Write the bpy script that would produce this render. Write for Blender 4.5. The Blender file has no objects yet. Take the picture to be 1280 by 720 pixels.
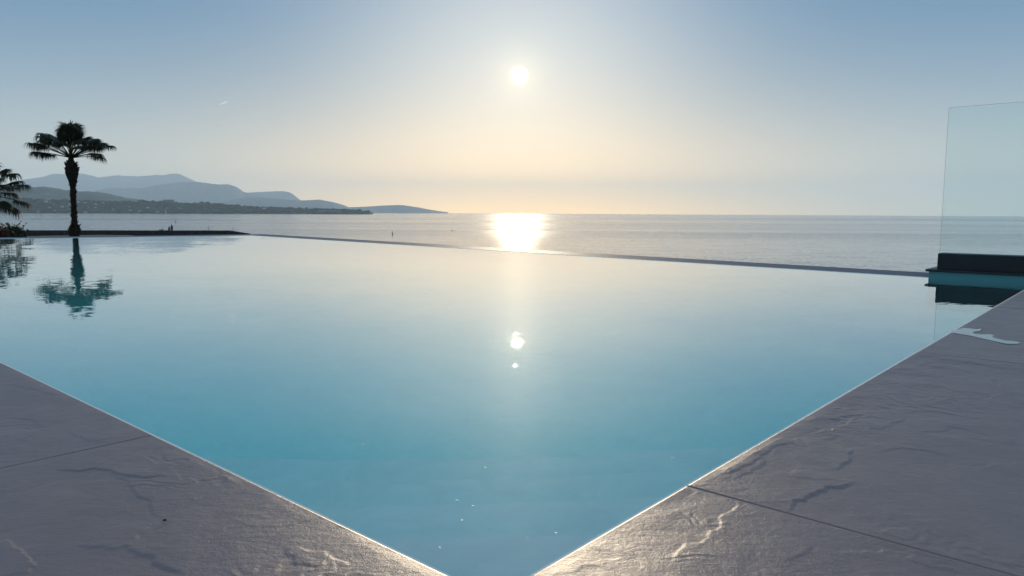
import bpy, bmesh, math, random
import numpy as np
from mathutils import Vector, Matrix

random.seed(7)
rng = np.random.default_rng(11)
S = bpy.context.scene
COL = S.collection
R_ = math.radians

# ------------------------------------------------------------------ camera
F_PX, PITCH, ROLL, CAM_H = 915.0, R_(-5.83), R_(0.30), 0.34
cam_d = bpy.data.cameras.new('camera')
cam = bpy.data.objects.new('camera', cam_d); COL.objects.link(cam)
cam_d.sensor_width = 36.0; cam_d.lens = 36.0 * F_PX / 1280.0
cam_d.clip_start = 0.02; cam_d.clip_end = 120000
cam.matrix_world = (Matrix.Translation((0, 0, CAM_H)) @ Matrix.Rotation(R_(90) + PITCH, 4, 'X')
                    @ Matrix.Rotation(ROLL, 4, 'Z'))
S.camera = cam

# ------------------------------------------------------------------ render / exposure
S.render.engine = 'CYCLES'
S.view_settings.view_transform = 'Standard'
S.view_settings.look = 'None'
S.view_settings.exposure = 0.12
S.view_settings.gamma = 1.0
S.view_settings.use_curve_mapping = False
cy = S.cycles
cy.use_denoising = True
cy.max_bounces = 12; cy.transmission_bounces = 10; cy.glossy_bounces = 6; cy.diffuse_bounces = 4
cy.transparent_max_bounces = 16; cy.volume_bounces = 1
cy.caustics_refractive = True; cy.caustics_reflective = True
cy.blur_glossy = 0.3; cy.sample_clamp_indirect = 6.0

# ------------------------------------------------------------------ node helper
class NT:
    def __init__(s, tree): s.t = tree; s.n = tree.nodes; s.l = tree.links
    def put(s, sock, v):
        if isinstance(v, bpy.types.NodeSocket): s.l.new(v, sock)
        else: sock.default_value = v
    def node(s, typ, ins=None, **props):
        n = s.n.new(typ)
        for k, v in props.items(): setattr(n, k, v)
        for k, v in (ins or {}).items(): s.put(n.inputs[k], v)
        return n
    def math(s, op, a, b=None, c=None, clamp=False):
        n = s.n.new('ShaderNodeMath'); n.operation = op; n.use_clamp = clamp
        for i, v in enumerate((a, b, c)):
            if v is not None: s.put(n.inputs[i], v)
        return n.outputs[0]
    def vmath(s, op, a, b=None, scale=None):
        n = s.n.new('ShaderNodeVectorMath'); n.operation = op
        s.put(n.inputs[0], a)
        if b is not None: s.put(n.inputs[1], b)
        if scale is not None: s.put(n.inputs['Scale'], scale)
        return n.outputs['Value'] if op in ('DOT_PRODUCT', 'LENGTH', 'DISTANCE') else n.outputs['Vector']
    def mix(s, fac, a, b, blend='MIX'):
        n = s.n.new('ShaderNodeMix'); n.data_type = 'RGBA'; n.blend_type = blend; n.clamp_factor = True
        s.put(n.inputs['Factor'], fac); s.put(n.inputs['A'], a); s.put(n.inputs['B'], b)
        return n.outputs['Result']
    def noise(s, vec, scale, detail=3, rough=0.5, dist=0.0, out='Fac'):
        n = s.n.new('ShaderNodeTexNoise')
        s.put(n.inputs['Vector'], vec)
        n.inputs['Scale'].default_value = scale; n.inputs['Detail'].default_value = detail
        n.inputs['Roughness'].default_value = rough; n.inputs['Distortion'].default_value = dist
        return n.outputs[out]
    def ramp(s, fac, stops, interp='LINEAR'):
        n = s.n.new('ShaderNodeValToRGB'); s.put(n.inputs[0], fac); e = n.color_ramp.elements
        n.color_ramp.interpolation = interp
        while len(e) < len(stops): e.new(0.5)
        for el, (p, c) in zip(e, stops):
            el.position = p; el.color = c if len(c) == 4 else (*c, 1)
        return n.outputs[0]
    def maprange(s, v, a, b, c, d, smooth=False):
        n = s.n.new('ShaderNodeMapRange'); n.clamp = True
        if smooth: n.interpolation_type = 'SMOOTHSTEP'
        s.put(n.inputs['Value'], v)
        for k, x in zip(('From Min', 'From Max', 'To Min', 'To Max'), (a, b, c, d)): s.put(n.inputs[k], x)
        return n.outputs['Result']
    def scalevec(s, vec, xyz):
        return s.vmath('MULTIPLY', vec, tuple(xyz))

# ------------------------------------------------------------------ sky
SUN_EL, SUN_AZ = R_(10.35), R_(0.46)
SUN_DIR = Vector((math.sin(SUN_AZ) * math.cos(SUN_EL), math.cos(SUN_AZ) * math.cos(SUN_EL), math.sin(SUN_EL)))
W = bpy.data.worlds.new('World'); S.world = W; W.use_nodes = True
W.node_tree.nodes.clear(); w = NT(W.node_tree)
sky = w.node('ShaderNodeTexSky', sky_type='NISHITA')
sky.sun_disc = False; sky.sun_elevation = SUN_EL; sky.sun_rotation = SUN_AZ
sky.altitude = 20; sky.air_density = 1.0; sky.dust_density = 1.6; sky.ozone_density = 1.5
gen = w.vmath('NORMALIZE', w.node('ShaderNodeTexCoord').outputs['Generated'])
cosang = w.vmath('DOT_PRODUCT', gen, tuple(SUN_DIR))
ang = w.math('MULTIPLY', w.math('ARCCOSINE', w.math('MINIMUM', cosang, 0.9999995)), 180 / math.pi)   # degrees off the sun
sep = w.node('ShaderNodeSeparateXYZ', {0: gen})
el = w.math('MULTIPLY', w.math('ARCSINE', sep.outputs['Z']), 180 / math.pi)
az = w.math('MULTIPLY', w.math('ARCTAN2', sep.outputs['X'], sep.outputs['Y']), 180 / math.pi)
def gauss(x, sg):
    q = w.math('DIVIDE', x, sg)
    return w.math('EXPONENT', w.math('MULTIPLY', w.math('MULTIPLY', q, q), -1.0))
def expo(x, sg): return w.math('EXPONENT', w.math('DIVIDE', w.math('MULTIPLY', x, -1.0), sg))
base = w.vmath('SCALE', sky.outputs[0], scale=0.04)          # the background strength below is 0.1
def lobe(col, k, f): return w.vmath('SCALE', tuple(col), scale=w.math('MULTIPLY', f, k))
elp = w.math('MAXIMUM', el, 0.0)
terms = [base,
         lobe((0.000, 0.150, 0.350), 10.0, w.math('SUBTRACT', 1.0, w.math('MULTIPLY', 0.85, w.math('MULTIPLY', expo(elp, 4.5), gauss(az, 30.0))))),
         lobe((0.98, 0.86, 0.49), 10.0, expo(elp, 6.2)),
         lobe((0.26, 0.22, 0.07), 10.0, expo(elp, 2.6)),
         lobe((3.4, 1.55, 0.0), 10.0, w.math('MULTIPLY', expo(elp, 3.0), gauss(az, 20.0))),
         lobe((0.44, 0.38, 0.27), 10.0, gauss(ang, 13.0)),
         lobe((0.35, 0.36, 0.36), 10.0, w.maprange(ang, 36.0, 75.0, 0.0, 1.0, True)),  # added fill: unseen sky behind and overhead brightened to light deck and pool
         lobe((1.0, 0.86, 0.50), 5.0, expo(ang, 1.35)),
         lobe((1.0, 0.97, 0.88), 9.0, w.maprange(ang, 0.05, 0.85, 1.0, 0.0, True))]
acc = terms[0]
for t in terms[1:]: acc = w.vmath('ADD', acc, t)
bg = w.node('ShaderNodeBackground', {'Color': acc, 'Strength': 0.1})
out = w.node('ShaderNodeOutputWorld', {'Surface': bg.outputs[0]})
W.cycles.sampling_method = 'MANUAL'; W.cycles.sample_map_resolution = 2048

# low, veiled sunrise sun straight ahead of the camera
sun_d = bpy.data.lights.new('sun', 'SUN'); sun_d.energy = 2.4; sun_d.angle = R_(0.5); sun_d.color = (1.0, 0.82, 0.58)
sun = bpy.data.objects.new('sun', sun_d); COL.objects.link(sun)
sun.rotation_euler = SUN_DIR.to_track_quat('Z', 'Y').to_euler()
sun.location = (0, 0, 30)

# ------------------------------------------------------------------ geometry helpers
def px_dir(x, y):
    """unit-depth direction of a photograph pixel"""
    u, v = (x - 640) / F_PX, -(y - 360) / F_PX
    d = Vector((u, v, -1.0))
    return (cam.matrix_world.to_3x3() @ d)
def at_dist(x, y, D):
    d = px_dir(x, y); k = D / math.hypot(d.x, d.y)
    return Vector((0, 0, CAM_H)) + d * k
def on_plane(x, y, z):
    d = px_dir(x, y); k = (z - CAM_H) / d.z
    return Vector((0, 0, CAM_H)) + d * k

def link(name, me, mat=None, parent=None):
    o = bpy.data.objects.new(name, me); COL.objects.link(o)
    if mat is not None:
        for m in (mat if isinstance(mat, (list, tuple)) else [mat]): me.materials.append(m)
    if parent is not None: o.parent = parent
    return o
def mesh(name, verts, faces, mat=None, parent=None, smooth=False, mids=None):
    me = bpy.data.meshes.new(name)
    me.from_pydata([tuple(map(float, v)) for v in verts], [], [tuple(map(int, f)) for f in faces])
    o = link(name, me, mat, parent)
    if mids is not None: me.polygons.foreach_set('material_index', mids)
    if smooth: me.polygons.foreach_set('use_smooth', [True] * len(me.polygons))
    me.update(); return o
def from_bm(name, bm, mat=None, parent=None, smooth=False):
    me = bpy.data.meshes.new(name); bm.to_mesh(me); bm.free()
    if smooth: me.polygons.foreach_set('use_smooth', [True] * len(me.polygons))
    return link(name, me, mat, parent)
def empty(name, loc, label=None, cat=None, group=None):
    o = bpy.data.objects.new(name, None); COL.objects.link(o); o.location = loc
    o.empty_display_size = 0.2
    tag(o, label, cat, group); return o
def tag(o, label=None, cat=None, group=None, kind=None):
    if label: o['label'] = label
    if cat: o['category'] = cat
    if group: o['group'] = group
    if kind: o['kind'] = kind
    return o
def box_bm(bm, c, s, rz=0.0, bevel=0.0):
    r = bmesh.ops.create_cube(bm, size=1.0)
    M = Matrix.Translation(c) @ Matrix.Rotation(rz, 4, 'Z') @ Matrix.Diagonal((*s, 1))
    bmesh.ops.transform(bm, matrix=M, verts=r['verts'])
    if bevel:
        es = list({e for v in r['verts'] for e in v.link_edges})
        bmesh.ops.bevel(bm, geom=es, offset=bevel, segments=2, affect='EDGES', profile=0.6)
def prism(poly, z0, z1):
    n = len(poly)
    v = [(p[0], p[1], z0) for p in poly] + [(p[0], p[1], z1) for p in poly]
    a = sum(poly[i][0] * poly[(i + 1) % n][1] - poly[(i + 1) % n][0] * poly[i][1] for i in range(n))
    idx = list(range(n)) if a > 0 else list(range(n))[::-1]
    f = [tuple(idx[::-1]), tuple(n + i for i in idx)]
    for k in range(n):
        i, j = idx[k], idx[(k + 1) % n]; f.append((i, j, n + j, n + i))
    return v, f

# value noise on arrays (for modelled relief)
_lat = rng.random((256, 256))
def vnoise(x, y):
    xi, yi = np.floor(x).astype(int), np.floor(y).astype(int)
    fx, fy = x - xi, y - yi
    fx = fx * fx * (3 - 2 * fx); fy = fy * fy * (3 - 2 * fy)
    g = lambda a, b: _lat[a & 255, b & 255]
    return ((g(xi, yi) * (1 - fx) + g(xi + 1, yi) * fx) * (1 - fy)
            + (g(xi, yi + 1) * (1 - fx) + g(xi + 1, yi + 1) * fx) * fy)
def fbm(x, y, o=4, gain=0.5):
    s = 0; a = 1; t = 0
    for k in range(o):
        s = s + a * vnoise(x * 2 ** k + 17.3 * k, y * 2 ** k + 5.7 * k); t += a; a *= gain
    return s / t

# ------------------------------------------------------------------ materials
def mat(name):
    m = bpy.data.materials.new(name); m.use_nodes = True
    m.node_tree.nodes.clear(); n = NT(m.node_tree)
    o = n.node('ShaderNodeOutputMaterial')
    return m, n, o
def principled(name, col, rough=0.6, spec=0.5, metal=0.0, var=0.25, scale=6.0, bump=0.0, bscale=40.0):
    m, n, o = mat(name)
    tc = n.node('ShaderNodeTexCoord').outputs['Object']
    f = n.noise(tc, scale, 4, 0.6)
    c0 = tuple(c * (1 - var) for c in col) + (1,); c1 = tuple(min(1, c * (1 + var)) for c in col) + (1,)
    b = n.node('ShaderNodeBsdfPrincipled', {'Base Color': n.mix(f, c0, c1), 'Roughness': rough,
               'Specular IOR Level': spec, 'Metallic': metal})
    if bump:
        bn = n.node('ShaderNodeBump', {'Height': n.noise(tc, bscale, 4, 0.6), 'Strength': 1.0, 'Distance': bump})
        n.l.new(bn.outputs[0], b.inputs['Normal'])
    n.l.new(b.outputs[0], o.inputs['Surface'])
    return m

def make_slate():
    m, n, o = mat('slate')
    geo = n.node('ShaderNodeNewGeometry'); P = geo.outputs['Position']; isl = geo.outputs['Random Per Island']
    off = n.vmath('ADD', P, n.vmath('SCALE', (7.1, 3.3, 1.7), scale=isl))
    big = n.noise(off, 2.3, 5, 0.6, 0.6)
    mid = n.noise(off, 14, 6, 0.65, 0.4)
    c = n.ramp(big, [(0.25, (0.125, 0.079, 0.070)), (0.5, (0.171, 0.105, 0.091)), (0.75, (0.219, 0.135, 0.110))])
    c = n.mix(n.maprange(mid, 0.35, 0.7, 0.0, 0.55), c, (0.137, 0.085, 0.079, 1))
    c = n.mix(n.maprange(n.noise(off, 260, 2, 0.6), 0.62, 0.75, 0, 0.35), c, (0.25, 0.24, 0.23, 1))
    c = n.mix(n.math('MULTIPLY', isl, 0.45), c, (0.216, 0.139, 0.116, 1))
    rough = n.maprange(mid, 0.3, 0.7, 0.36, 0.46)
    h = n.math('ADD', n.math('ADD', n.math('MULTIPLY', n.noise(off, 110, 6, 0.72), 0.8), n.math('MULTIPLY', n.noise(n.scalevec(off, (0.35, 1.0, 1.0)), 60, 5, 0.7, 0.6), 0.9)), n.math('MULTIPLY', n.noise(off, 600, 3, 0.6), 0.35))
    bn = n.node('ShaderNodeBump', {'Height': h, 'Strength': 1.0, 'Distance': 0.0012})
    b = n.node('ShaderNodeBsdfPrincipled', {'Base Color': c, 'Roughness': rough, 'Specular IOR Level': 1.0, 'Normal': bn.outputs[0]})
    n.l.new(b.outputs[0], o.inputs['Surface']); return m

def wave_normal(n, layers, xk=1.0):
    """tilt the surface normal by layered noise; each layer (scale xyz, scale, detail, amplitude socket/float)"""
    geo = n.node('ShaderNodeNewGeometry'); P = geo.outputs['Position']; N = geo.outputs['Normal']
    acc = None
    for sc, s_, det, amp in layers:
        c = n.noise(n.scalevec(P, sc), s_, det, 0.55, 0.0, 'Color')
        v = n.vmath('SUBTRACT', c, (0.5, 0.5, 0.5))
        v = n.vmath('SCALE', n.vmath('MULTIPLY', v, (xk, 1, 0)), scale=amp)
        acc = v if acc is None else n.vmath('ADD', acc, v)
    return n.vmath('NORMALIZE', n.vmath('ADD', N, acc)), P

def make_sea():
    m, n, o = mat('sea_water')
    P0 = n.node('ShaderNodeNewGeometry').outputs['Position']
    slick = n.noise(n.scalevec(P0, (0.0006, 0.004, 1)), 1.0, 4, 0.6, 0.3)
    amp = n.maprange(slick, 0.40, 0.60, 0.10, 0.36, True)
    yy = n.node('ShaderNodeSeparateXYZ', {0: P0}).outputs['Y']
    amp = n.math('MULTIPLY', amp, n.maprange(yy, 170.0, 700.0, 1.6, 1.35))     # more chop close inshore
    N, P = wave_normal(n, [((1, 1.0, 1), 0.9, 3, amp), ((0.6, 1.0, 1), 0.12, 3, 0.10)], 0.33)
    b = n.node('ShaderNodeBsdfPrincipled', {'Base Color': (0.010, 0.055, 0.11, 1), 'Roughness': n.maprange(slick, 0.4, 0.62, 0.09, 0.15),
               'IOR': 1.333, 'Normal': N})
    n.l.new(b.outputs[0], o.inputs['Surface']); return m

def make_pool_water():
    m, n, o = mat('pool_water')
    P0 = n.node('ShaderNodeNewGeometry').outputs['Position']
    patch = n.math('MULTIPLY', n.maprange(n.noise(P0, 60.0, 2, 0.5), 0.64, 0.72, 0, 1, True), n.maprange(n.noise(P0, 1.1, 2, 0.5), 0.40, 0.60, 0, 1, True))
    glint = n.math('MULTIPLY', patch, 0.14)                  # scattered cat's-paws of fine ripple
    N, P = wave_normal(n, [((1, 1.4, 1), 1.6, 2, 0.016), ((1, 1.3, 1), 7.0, 2, 0.012), ((1, 1, 1), 0.5, 1, 0.008), ((1, 1.2, 1), 24.0, 2, 0.019), ((1, 1, 1), 170.0, 2, glint)])
    b = n.node('ShaderNodeBsdfPrincipled', {'Base Color': (1, 1, 1, 1), 'Roughness': 0.0, 'IOR': 1.333,
               'Transmission Weight': 1.0, 'Coat Weight': 1.0, 'Coat Roughness': 0.0, 'Coat IOR': 1.25, 'Normal': N, 'Coat Normal': N})
    va = n.node('ShaderNodeVolumeAbsorption', {'Color': (0.12, 0.890, 0.880, 1), 'Density': 0.42})
    gl = n.node('ShaderNodeBsdfGlossy', {'Roughness': 0.37})       # finest capillary ripples, a trace of broad gloss
    ms = n.node('ShaderNodeMixShader', {0: 0.0042, 1: b.outputs[0], 2: gl.outputs[0]})
    n.l.new(ms.outputs[0], o.inputs['Surface']); n.l.new(va.outputs[0], o.inputs['Volume']); return m

def make_pool_tile():
    m, n, o = mat('pool_finish')
    P = n.node('ShaderNodeNewGeometry').outputs['Position']
    f = n.noise(P, 5.0, 5, 0.65, 0.5); g = n.noise(P, 34.0, 4, 0.6, 0.6)
    c = n.ramp(f, [(0.3, (0.68, 0.84, 0.83)), (0.7, (0.80, 0.92, 0.90))])
    c = n.mix(n.maprange(g, 0.4, 0.7, 0, 0.5), c, (0.60, 0.80, 0.80, 1))
    c = n.mix(n.maprange(n.noise(P, 60, 3, 0.6, 1.2), 0.62, 0.72, 0, 0.5), c, (0.82, 0.84, 0.84, 1))
    b = n.node('ShaderNodeBsdfPrincipled', {'Base Color': c, 'Roughness': 0.6})
    n.l.new(b.outputs[0], o.inputs['Surface']); return m

def make_step_stone():
    m, n, o = mat('step_stone')
    P = n.node('ShaderNodeNewGeometry').outputs['Position']
    c = n.ramp(n.noise(P, 7.0, 6, 0.7, 0.8), [(0.3, (0.58, 0.70, 0.70)), (0.7, (0.74, 0.82, 0.81))])
    c = n.mix(n.maprange(n.noise(P, 45, 4, 0.65, 1.5), 0.58, 0.72, 0, 0.6), c, (0.80, 0.82, 0.82, 1))
    b = n.node('ShaderNodeBsdfPrincipled', {'Base Color': c, 'Roughness': 0.6})
    n.l.new(b.outputs[0], o.inputs['Surface']); return m

def make_glass(name, col):
    m, n, o = mat(name)
    b = n.node('ShaderNodeBsdfPrincipled', {'Base Color': col, 'Roughness': 0.0, 'IOR': 1.38, 'Transmission Weight': 1.0})
    n.l.new(b.outputs[0], o.inputs['Surface']); return m

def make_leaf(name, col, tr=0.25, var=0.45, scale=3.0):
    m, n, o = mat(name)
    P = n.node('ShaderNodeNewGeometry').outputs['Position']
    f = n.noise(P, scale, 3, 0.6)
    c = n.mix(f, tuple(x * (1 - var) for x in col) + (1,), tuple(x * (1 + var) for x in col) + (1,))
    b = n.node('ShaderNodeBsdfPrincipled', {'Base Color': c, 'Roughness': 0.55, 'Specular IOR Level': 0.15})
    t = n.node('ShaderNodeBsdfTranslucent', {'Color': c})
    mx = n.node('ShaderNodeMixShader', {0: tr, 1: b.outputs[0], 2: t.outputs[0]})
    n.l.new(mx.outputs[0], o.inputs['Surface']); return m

def make_hill(name, cols, scale):
    m, n, o = mat(name)
    P = n.node('ShaderNodeNewGeometry').outputs['Position']
    f = n.noise(P, scale, 6, 0.65, 0.4)
    c = n.ramp(f, [(0.3, cols[0]), (0.55, cols[1]), (0.72, cols[2])])
    b = n.node('ShaderNodeBsdfPrincipled', {'Base Color': c, 'Roughness': 0.9, 'Specular IOR Level': 0.1})
    n.l.new(b.outputs[0], o.inputs['Surface']); return m

M = dict(
    slate=make_slate(), sea=make_sea(), water=make_pool_water(), finish=make_pool_tile(),
    grout=principled('grout', (0.05, 0.048, 0.05), 0.9, 0.2, bump=0.001, bscale=200),
    pale_edge=principled('pale_edge_speck', (0.86, 0.82, 0.74), 0.38, 0.5, var=0.08),  # pale tone paints the slabs' lit edge; floating specks share it
    lip=principled('wet_lip_stone', (0.070, 0.080, 0.105), 0.62, 0.25, var=0.3, scale=3, bump=0.0015, bscale=60),
    teal=principled('teal_wall_tile', (0.030, 0.165, 0.185), 0.3, 0.4, var=0.2, scale=8, bump=0.0008, bscale=30),
    anod=principled('dark_metal', (0.006, 0.010, 0.013), 0.5, 0.25, var=0.3, scale=9),
    coping=principled('dark_coping', (0.008, 0.012, 0.016), 0.5, 0.3, var=0.3, scale=9),
    concrete=principled('concrete', (0.30, 0.29, 0.27), 0.85, 0.3, var=0.2, scale=1.2, bump=0.003),
    soil=principled('garden_soil', (0.09, 0.08, 0.055), 0.95, 0.2, var=0.5, scale=0.4, bump=0.05, bscale=3),
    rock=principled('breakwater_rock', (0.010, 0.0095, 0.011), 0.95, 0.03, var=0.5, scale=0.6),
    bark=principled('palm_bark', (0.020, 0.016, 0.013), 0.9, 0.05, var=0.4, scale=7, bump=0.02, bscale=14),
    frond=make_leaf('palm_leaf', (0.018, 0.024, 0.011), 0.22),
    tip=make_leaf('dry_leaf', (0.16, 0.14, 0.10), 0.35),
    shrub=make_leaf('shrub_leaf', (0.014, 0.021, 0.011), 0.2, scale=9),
    dryshrub=make_leaf('brown_shrub_leaf', (0.05, 0.028, 0.02), 0.25, scale=9),
    glass=make_glass('balustrade_glass', (0.86, 0.94, 0.94, 1)),
    glass_edge=principled('glass_edge', (0.008, 0.022, 0.024), 0.3, 0.4, var=0.1),
    steps=make_step_stone(),
    buoy=principled('buoy_paint', (0.06, 0.06, 0.065), 0.6, 0.4),
    wall_white=principled('far_white_wall', (0.42, 0.41, 0.39), 0.8, 0.3, var=0.1, scale=0.05),
    wall_tan=principled('far_tan_wall', (0.30, 0.26, 0.22), 0.8, 0.3, var=0.15, scale=0.05),
    wall_dark=principled('far_grey_wall', (0.12, 0.12, 0.13), 0.8, 0.3, var=0.15, scale=0.05),
    roof=principled('far_roof', (0.22, 0.11, 0.075), 0.85, 0.2, var=0.2, scale=0.05),
    trees=make_hill('far_trees', [(0.018, 0.028, 0.014), (0.035, 0.048, 0.024), (0.07, 0.07, 0.045)], 0.02),
    hill_near=make_hill('hill_scrub', [(0.030, 0.042, 0.025), (0.06, 0.068, 0.045), (0.16, 0.145, 0.12)], 0.004),
    hill_far=make_hill('mountain_rock', [(0.05, 0.06, 0.045), (0.08, 0.085, 0.07), (0.15, 0.145, 0.13)], 0.0012),
    cloud=make_leaf('ice_cloud', (0.92, 0.92, 0.92), 0.85, 0.02, 0.001),
    pebble=principled('pebble', (0.02, 0.02, 0.02), 0.8, 0.3),
)

# ------------------------------------------------------------------ pool frame: l runs along the left coping, r along the right coping
C0 = Vector((-0.04376 * CAM_H, 1.83018 * CAM_H))
aL, aR = R_(-48.60), R_(40.94)
UL = Vector((math.sin(aL), math.cos(aL))); UR = Vector((math.sin(aR), math.cos(aR)))
def lr(l, r):
    p = C0 + UL * l + UR * r; return (p.x, p.y)
def to_lr(p):
    A = np.array([[UL.x, UR.x], [UL.y, UR.y]]); return np.linalg.solve(A, np.array([p[0] - C0.x, p[1] - C0.y]))
ZW = -0.014            # pool water level (deck top = 0)
B_LR, A_LR, D_LR = (0.51, 4.255), (9.80, 5.24), (11.0, -0.01)
k_ = 0.25

# --- pool deck: slate slabs with modelled cleft relief
TL = 1.217
def poly_px(pts): return np.array([to_lr(on_plane(x, y, 0.0)) for x, y in pts])
LEDGES = [  # cleft lines of the slate, as (points, height, falloff, side)
    (poly_px([(60, 583), (100, 588), (140, 586), (170, 595), (210, 598)]), .0042, .05, -1),
    (poly_px([(140, 586), (158, 600), (166, 618), (185, 632), (205, 648)]), .0026, .04, -1),
    (poly_px([(150, 678), (180, 690), (205, 703), (240, 716)]), .0034, .05, -1),
    (poly_px([(90, 684), (130, 684), (165, 680), (200, 655)]), .0026, .05, -1),
    (poly_px([(0, 668), (30, 690), (52, 712)]), .0045, .07, 1),
    (poly_px([(355, 683), (372, 704), (400, 712)]), .0026, .035, -1),
    (poly_px([(365, 680), (410, 692), (440, 708)]), .0028, .04, 1),
    (poly_px([(215, 588), (232, 597), (250, 602)]), .0022, .03, 1),
    (poly_px([(270, 602), (285, 595), (302, 600)]), .0022, .03, 1),
    (poly_px([(0, 520), (35, 524), (55, 532)]), .0025, .06, -1),
    (poly_px([(0, 478), (35, 487), (80, 496)]), .0022, .06, -1),
    (poly_px([(75, 537), (100, 545), (112, 553)]), .0022, .05, -1),
    (poly_px([(890, 592), (925, 588), (948, 572), (970, 556), (995, 552)]), .0030, .05, -1),
    (poly_px([(900, 600), (940, 590), (958, 578), (945, 570), (950, 562)]), .0024, .03, -1),
    (poly_px([(925, 614), (918, 632), (900, 644), (897, 658), (878, 668), (850, 690), (840, 706)]), .0030, .05, -1),
    (poly_px([(985, 640), (1002, 622), (1022, 613), (1050, 606), (1070, 600)]), .0050, .06, -1),
    (poly_px([(1045, 588), (1060, 574), (1062, 566), (1073, 560)]), .0045, .04, -1),
    (poly_px([(1010, 526), (1045, 524), (1070, 518), (1085, 516)]), .0030, .07, -1),
    (poly_px([(1020, 540), (1050, 532), (1080, 520)]), .0036, .06, 1),
    (poly_px([(1180, 580), (1215, 584), (1250, 578), (1280, 575)]), .0036, .07, 1),
    (poly_px([(1090, 566), (1130, 560), (1160, 562), (1190, 572)]), .0024, .05, -1),
    (poly_px([(1110, 458), (1140, 455), (1160, 448), (1180, 445)]), .0040, .1, 1),
    (poly_px([(1150, 505), (1190, 492), (1230, 498), (1260, 488)]), .0036, .09, 1),
    (poly_px([(1200, 540), (1225, 548), (1255, 545), (1280, 552)]), .0034, .07, 1),
    (poly_px([(1235, 470), (1250, 480), (1248, 492)]), .0032, .08, -1),
    (poly_px([(985, 594), (1010, 598), (1060, 600)]), .0020, .04, -1),
    (poly_px([(1060, 690), (1100, 684), (1150, 690), (1190, 704)]), .0030, .05, 1),
    (poly_px([(975, 700), (1000, 690), (1020, 680)]), .0022, .04, -1),
]
def relief(l, r, seed):
    """height of the cleft stone at points (l, r) in metres"""
    wx = l + 0.05 * (fbm(l * 9 + seed, r * 9, 3) - .5); wy = r + 0.05 * (fbm(l * 9, r * 9 + seed, 3) - .5)
    h = 0.0045 * (fbm(wx * 2.1 + seed * 3, wy * 2.1, 2) - .5)
    h += 0.0022 * (fbm(wx * 15 + seed, wy * 15, 4, 0.55) - .5)
    n1 = fbm(wx * 2.2 + seed * 1.7 + 31, wy * 3.0 + 9, 5, 0.55)
    msk = np.clip((fbm(l * 3.3 + 50 + seed, r * 3.3 + 80, 2) - .47) / .12, 0, 1)
    for th, a in ((.38, .0009), (.44, .0010), (.50, .0011), (.56, .0011), (.62, .0009)):
        s = np.clip((n1 - th) / 0.004, -1, 1); h += a * msk * 0.5 * s * np.exp(-np.abs(n1 - th) / 0.045)
    n2 = fbm(wx * 6.5 + seed * 2.3 + 11, wy * 9.0 + 4, 4, 0.55); m2 = np.clip((fbm(l * 5 + 9 + seed, r * 5 + 3, 2) - .5) / .1, 0, 1)
    for th in (.36, .42, .48, .54, .60): h += 0.00050 * m2 * np.clip((n2 - th) / 0.006, -1, 1) * np.exp(-np.abs(n2 - th) / 0.04)
    jl = 0.024 * (fbm(l * 34 + 3, r * 34, 4, .6) - .5); jr = 0.024 * (fbm(l * 34, r * 34 + 7, 4, .6) - .5)
    X = np.stack([l + jl, r + jr], -1)
    for pts, hh, fall, side in LEDGES:
        lo, hi = pts.min(0) - 5 * fall, pts.max(0) + 5 * fall
        k = (X[..., 0] > lo[0]) & (X[..., 0] < hi[0]) & (X[..., 1] > lo[1]) & (X[..., 1] < hi[1])
        if not k.any(): continue
        Q = X[k]; best = np.full(len(Q), 9.0); sg = np.ones(len(Q)); tt = np.zeros(len(Q))
        m = len(pts) - 1
        for i in range(m):
            a, b = pts[i], pts[i + 1]; ab = b - a; L2 = ab @ ab
            t = np.clip(((Q - a) @ ab) / L2, 0, 1); d = Q - (a + t[:, None] * ab)
            dist = np.hypot(d[:, 0], d[:, 1]); cr = ab[0] * d[:, 1] - ab[1] * d[:, 0]
            u = dist < best; best[u] = dist[u]; sg[u] = np.sign(cr[u]); tt[u] = (i + t[u]) / m
        end = np.clip(np.minimum(tt, 1 - tt) * 6, 0, 1)
        prof = np.clip(sg * side * best / 0.0016, -0.1, 1) * np.exp(-best / (fall * 2.2))
        h[k] += 0.28 * hh * end * prof
    return h
def slab_cells():
    # (l0,l1,r0,r1,detail step)
    cells = []
    j0 = 0.715
    for i in range(-3, 9):                                  # left strip (r < 0)
        l0 = j0 + (i - 1) * TL
        for k, (ra, rb) in enumerate(((0, -0.9), (-0.9, -1.8), (-1.8, -2.7))):
            near = (k == 0 and i in (0, 1))
            cells.append((l0, l0 + TL, rb, ra, 0.0021 if near else (0.012 if k == 0 and i < 3 else 0.05)))
    rj = [0.0, 0.363, 1.580, 2.797, 4.014, 4.26]
    for i in range(5):                                      # right strip (l < 0, r > 0)
        for k, (la, lb) in enumerate(((0, -0.9), (-0.9, -1.8), (-1.8, -2.7))):
            st = 0.05
            if k == 0: st = {0: 0.0021, 1: 0.0024, 2: 0.005, 3: 0.012}.get(i, 0.03)
            if k == 1: st = 0.02 if i in (1, 2) else 0.05
            cells.append((lb, la, rj[i], rj[i + 1], st))
    return cells
V, Fc = [], []; nv = 0
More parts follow.
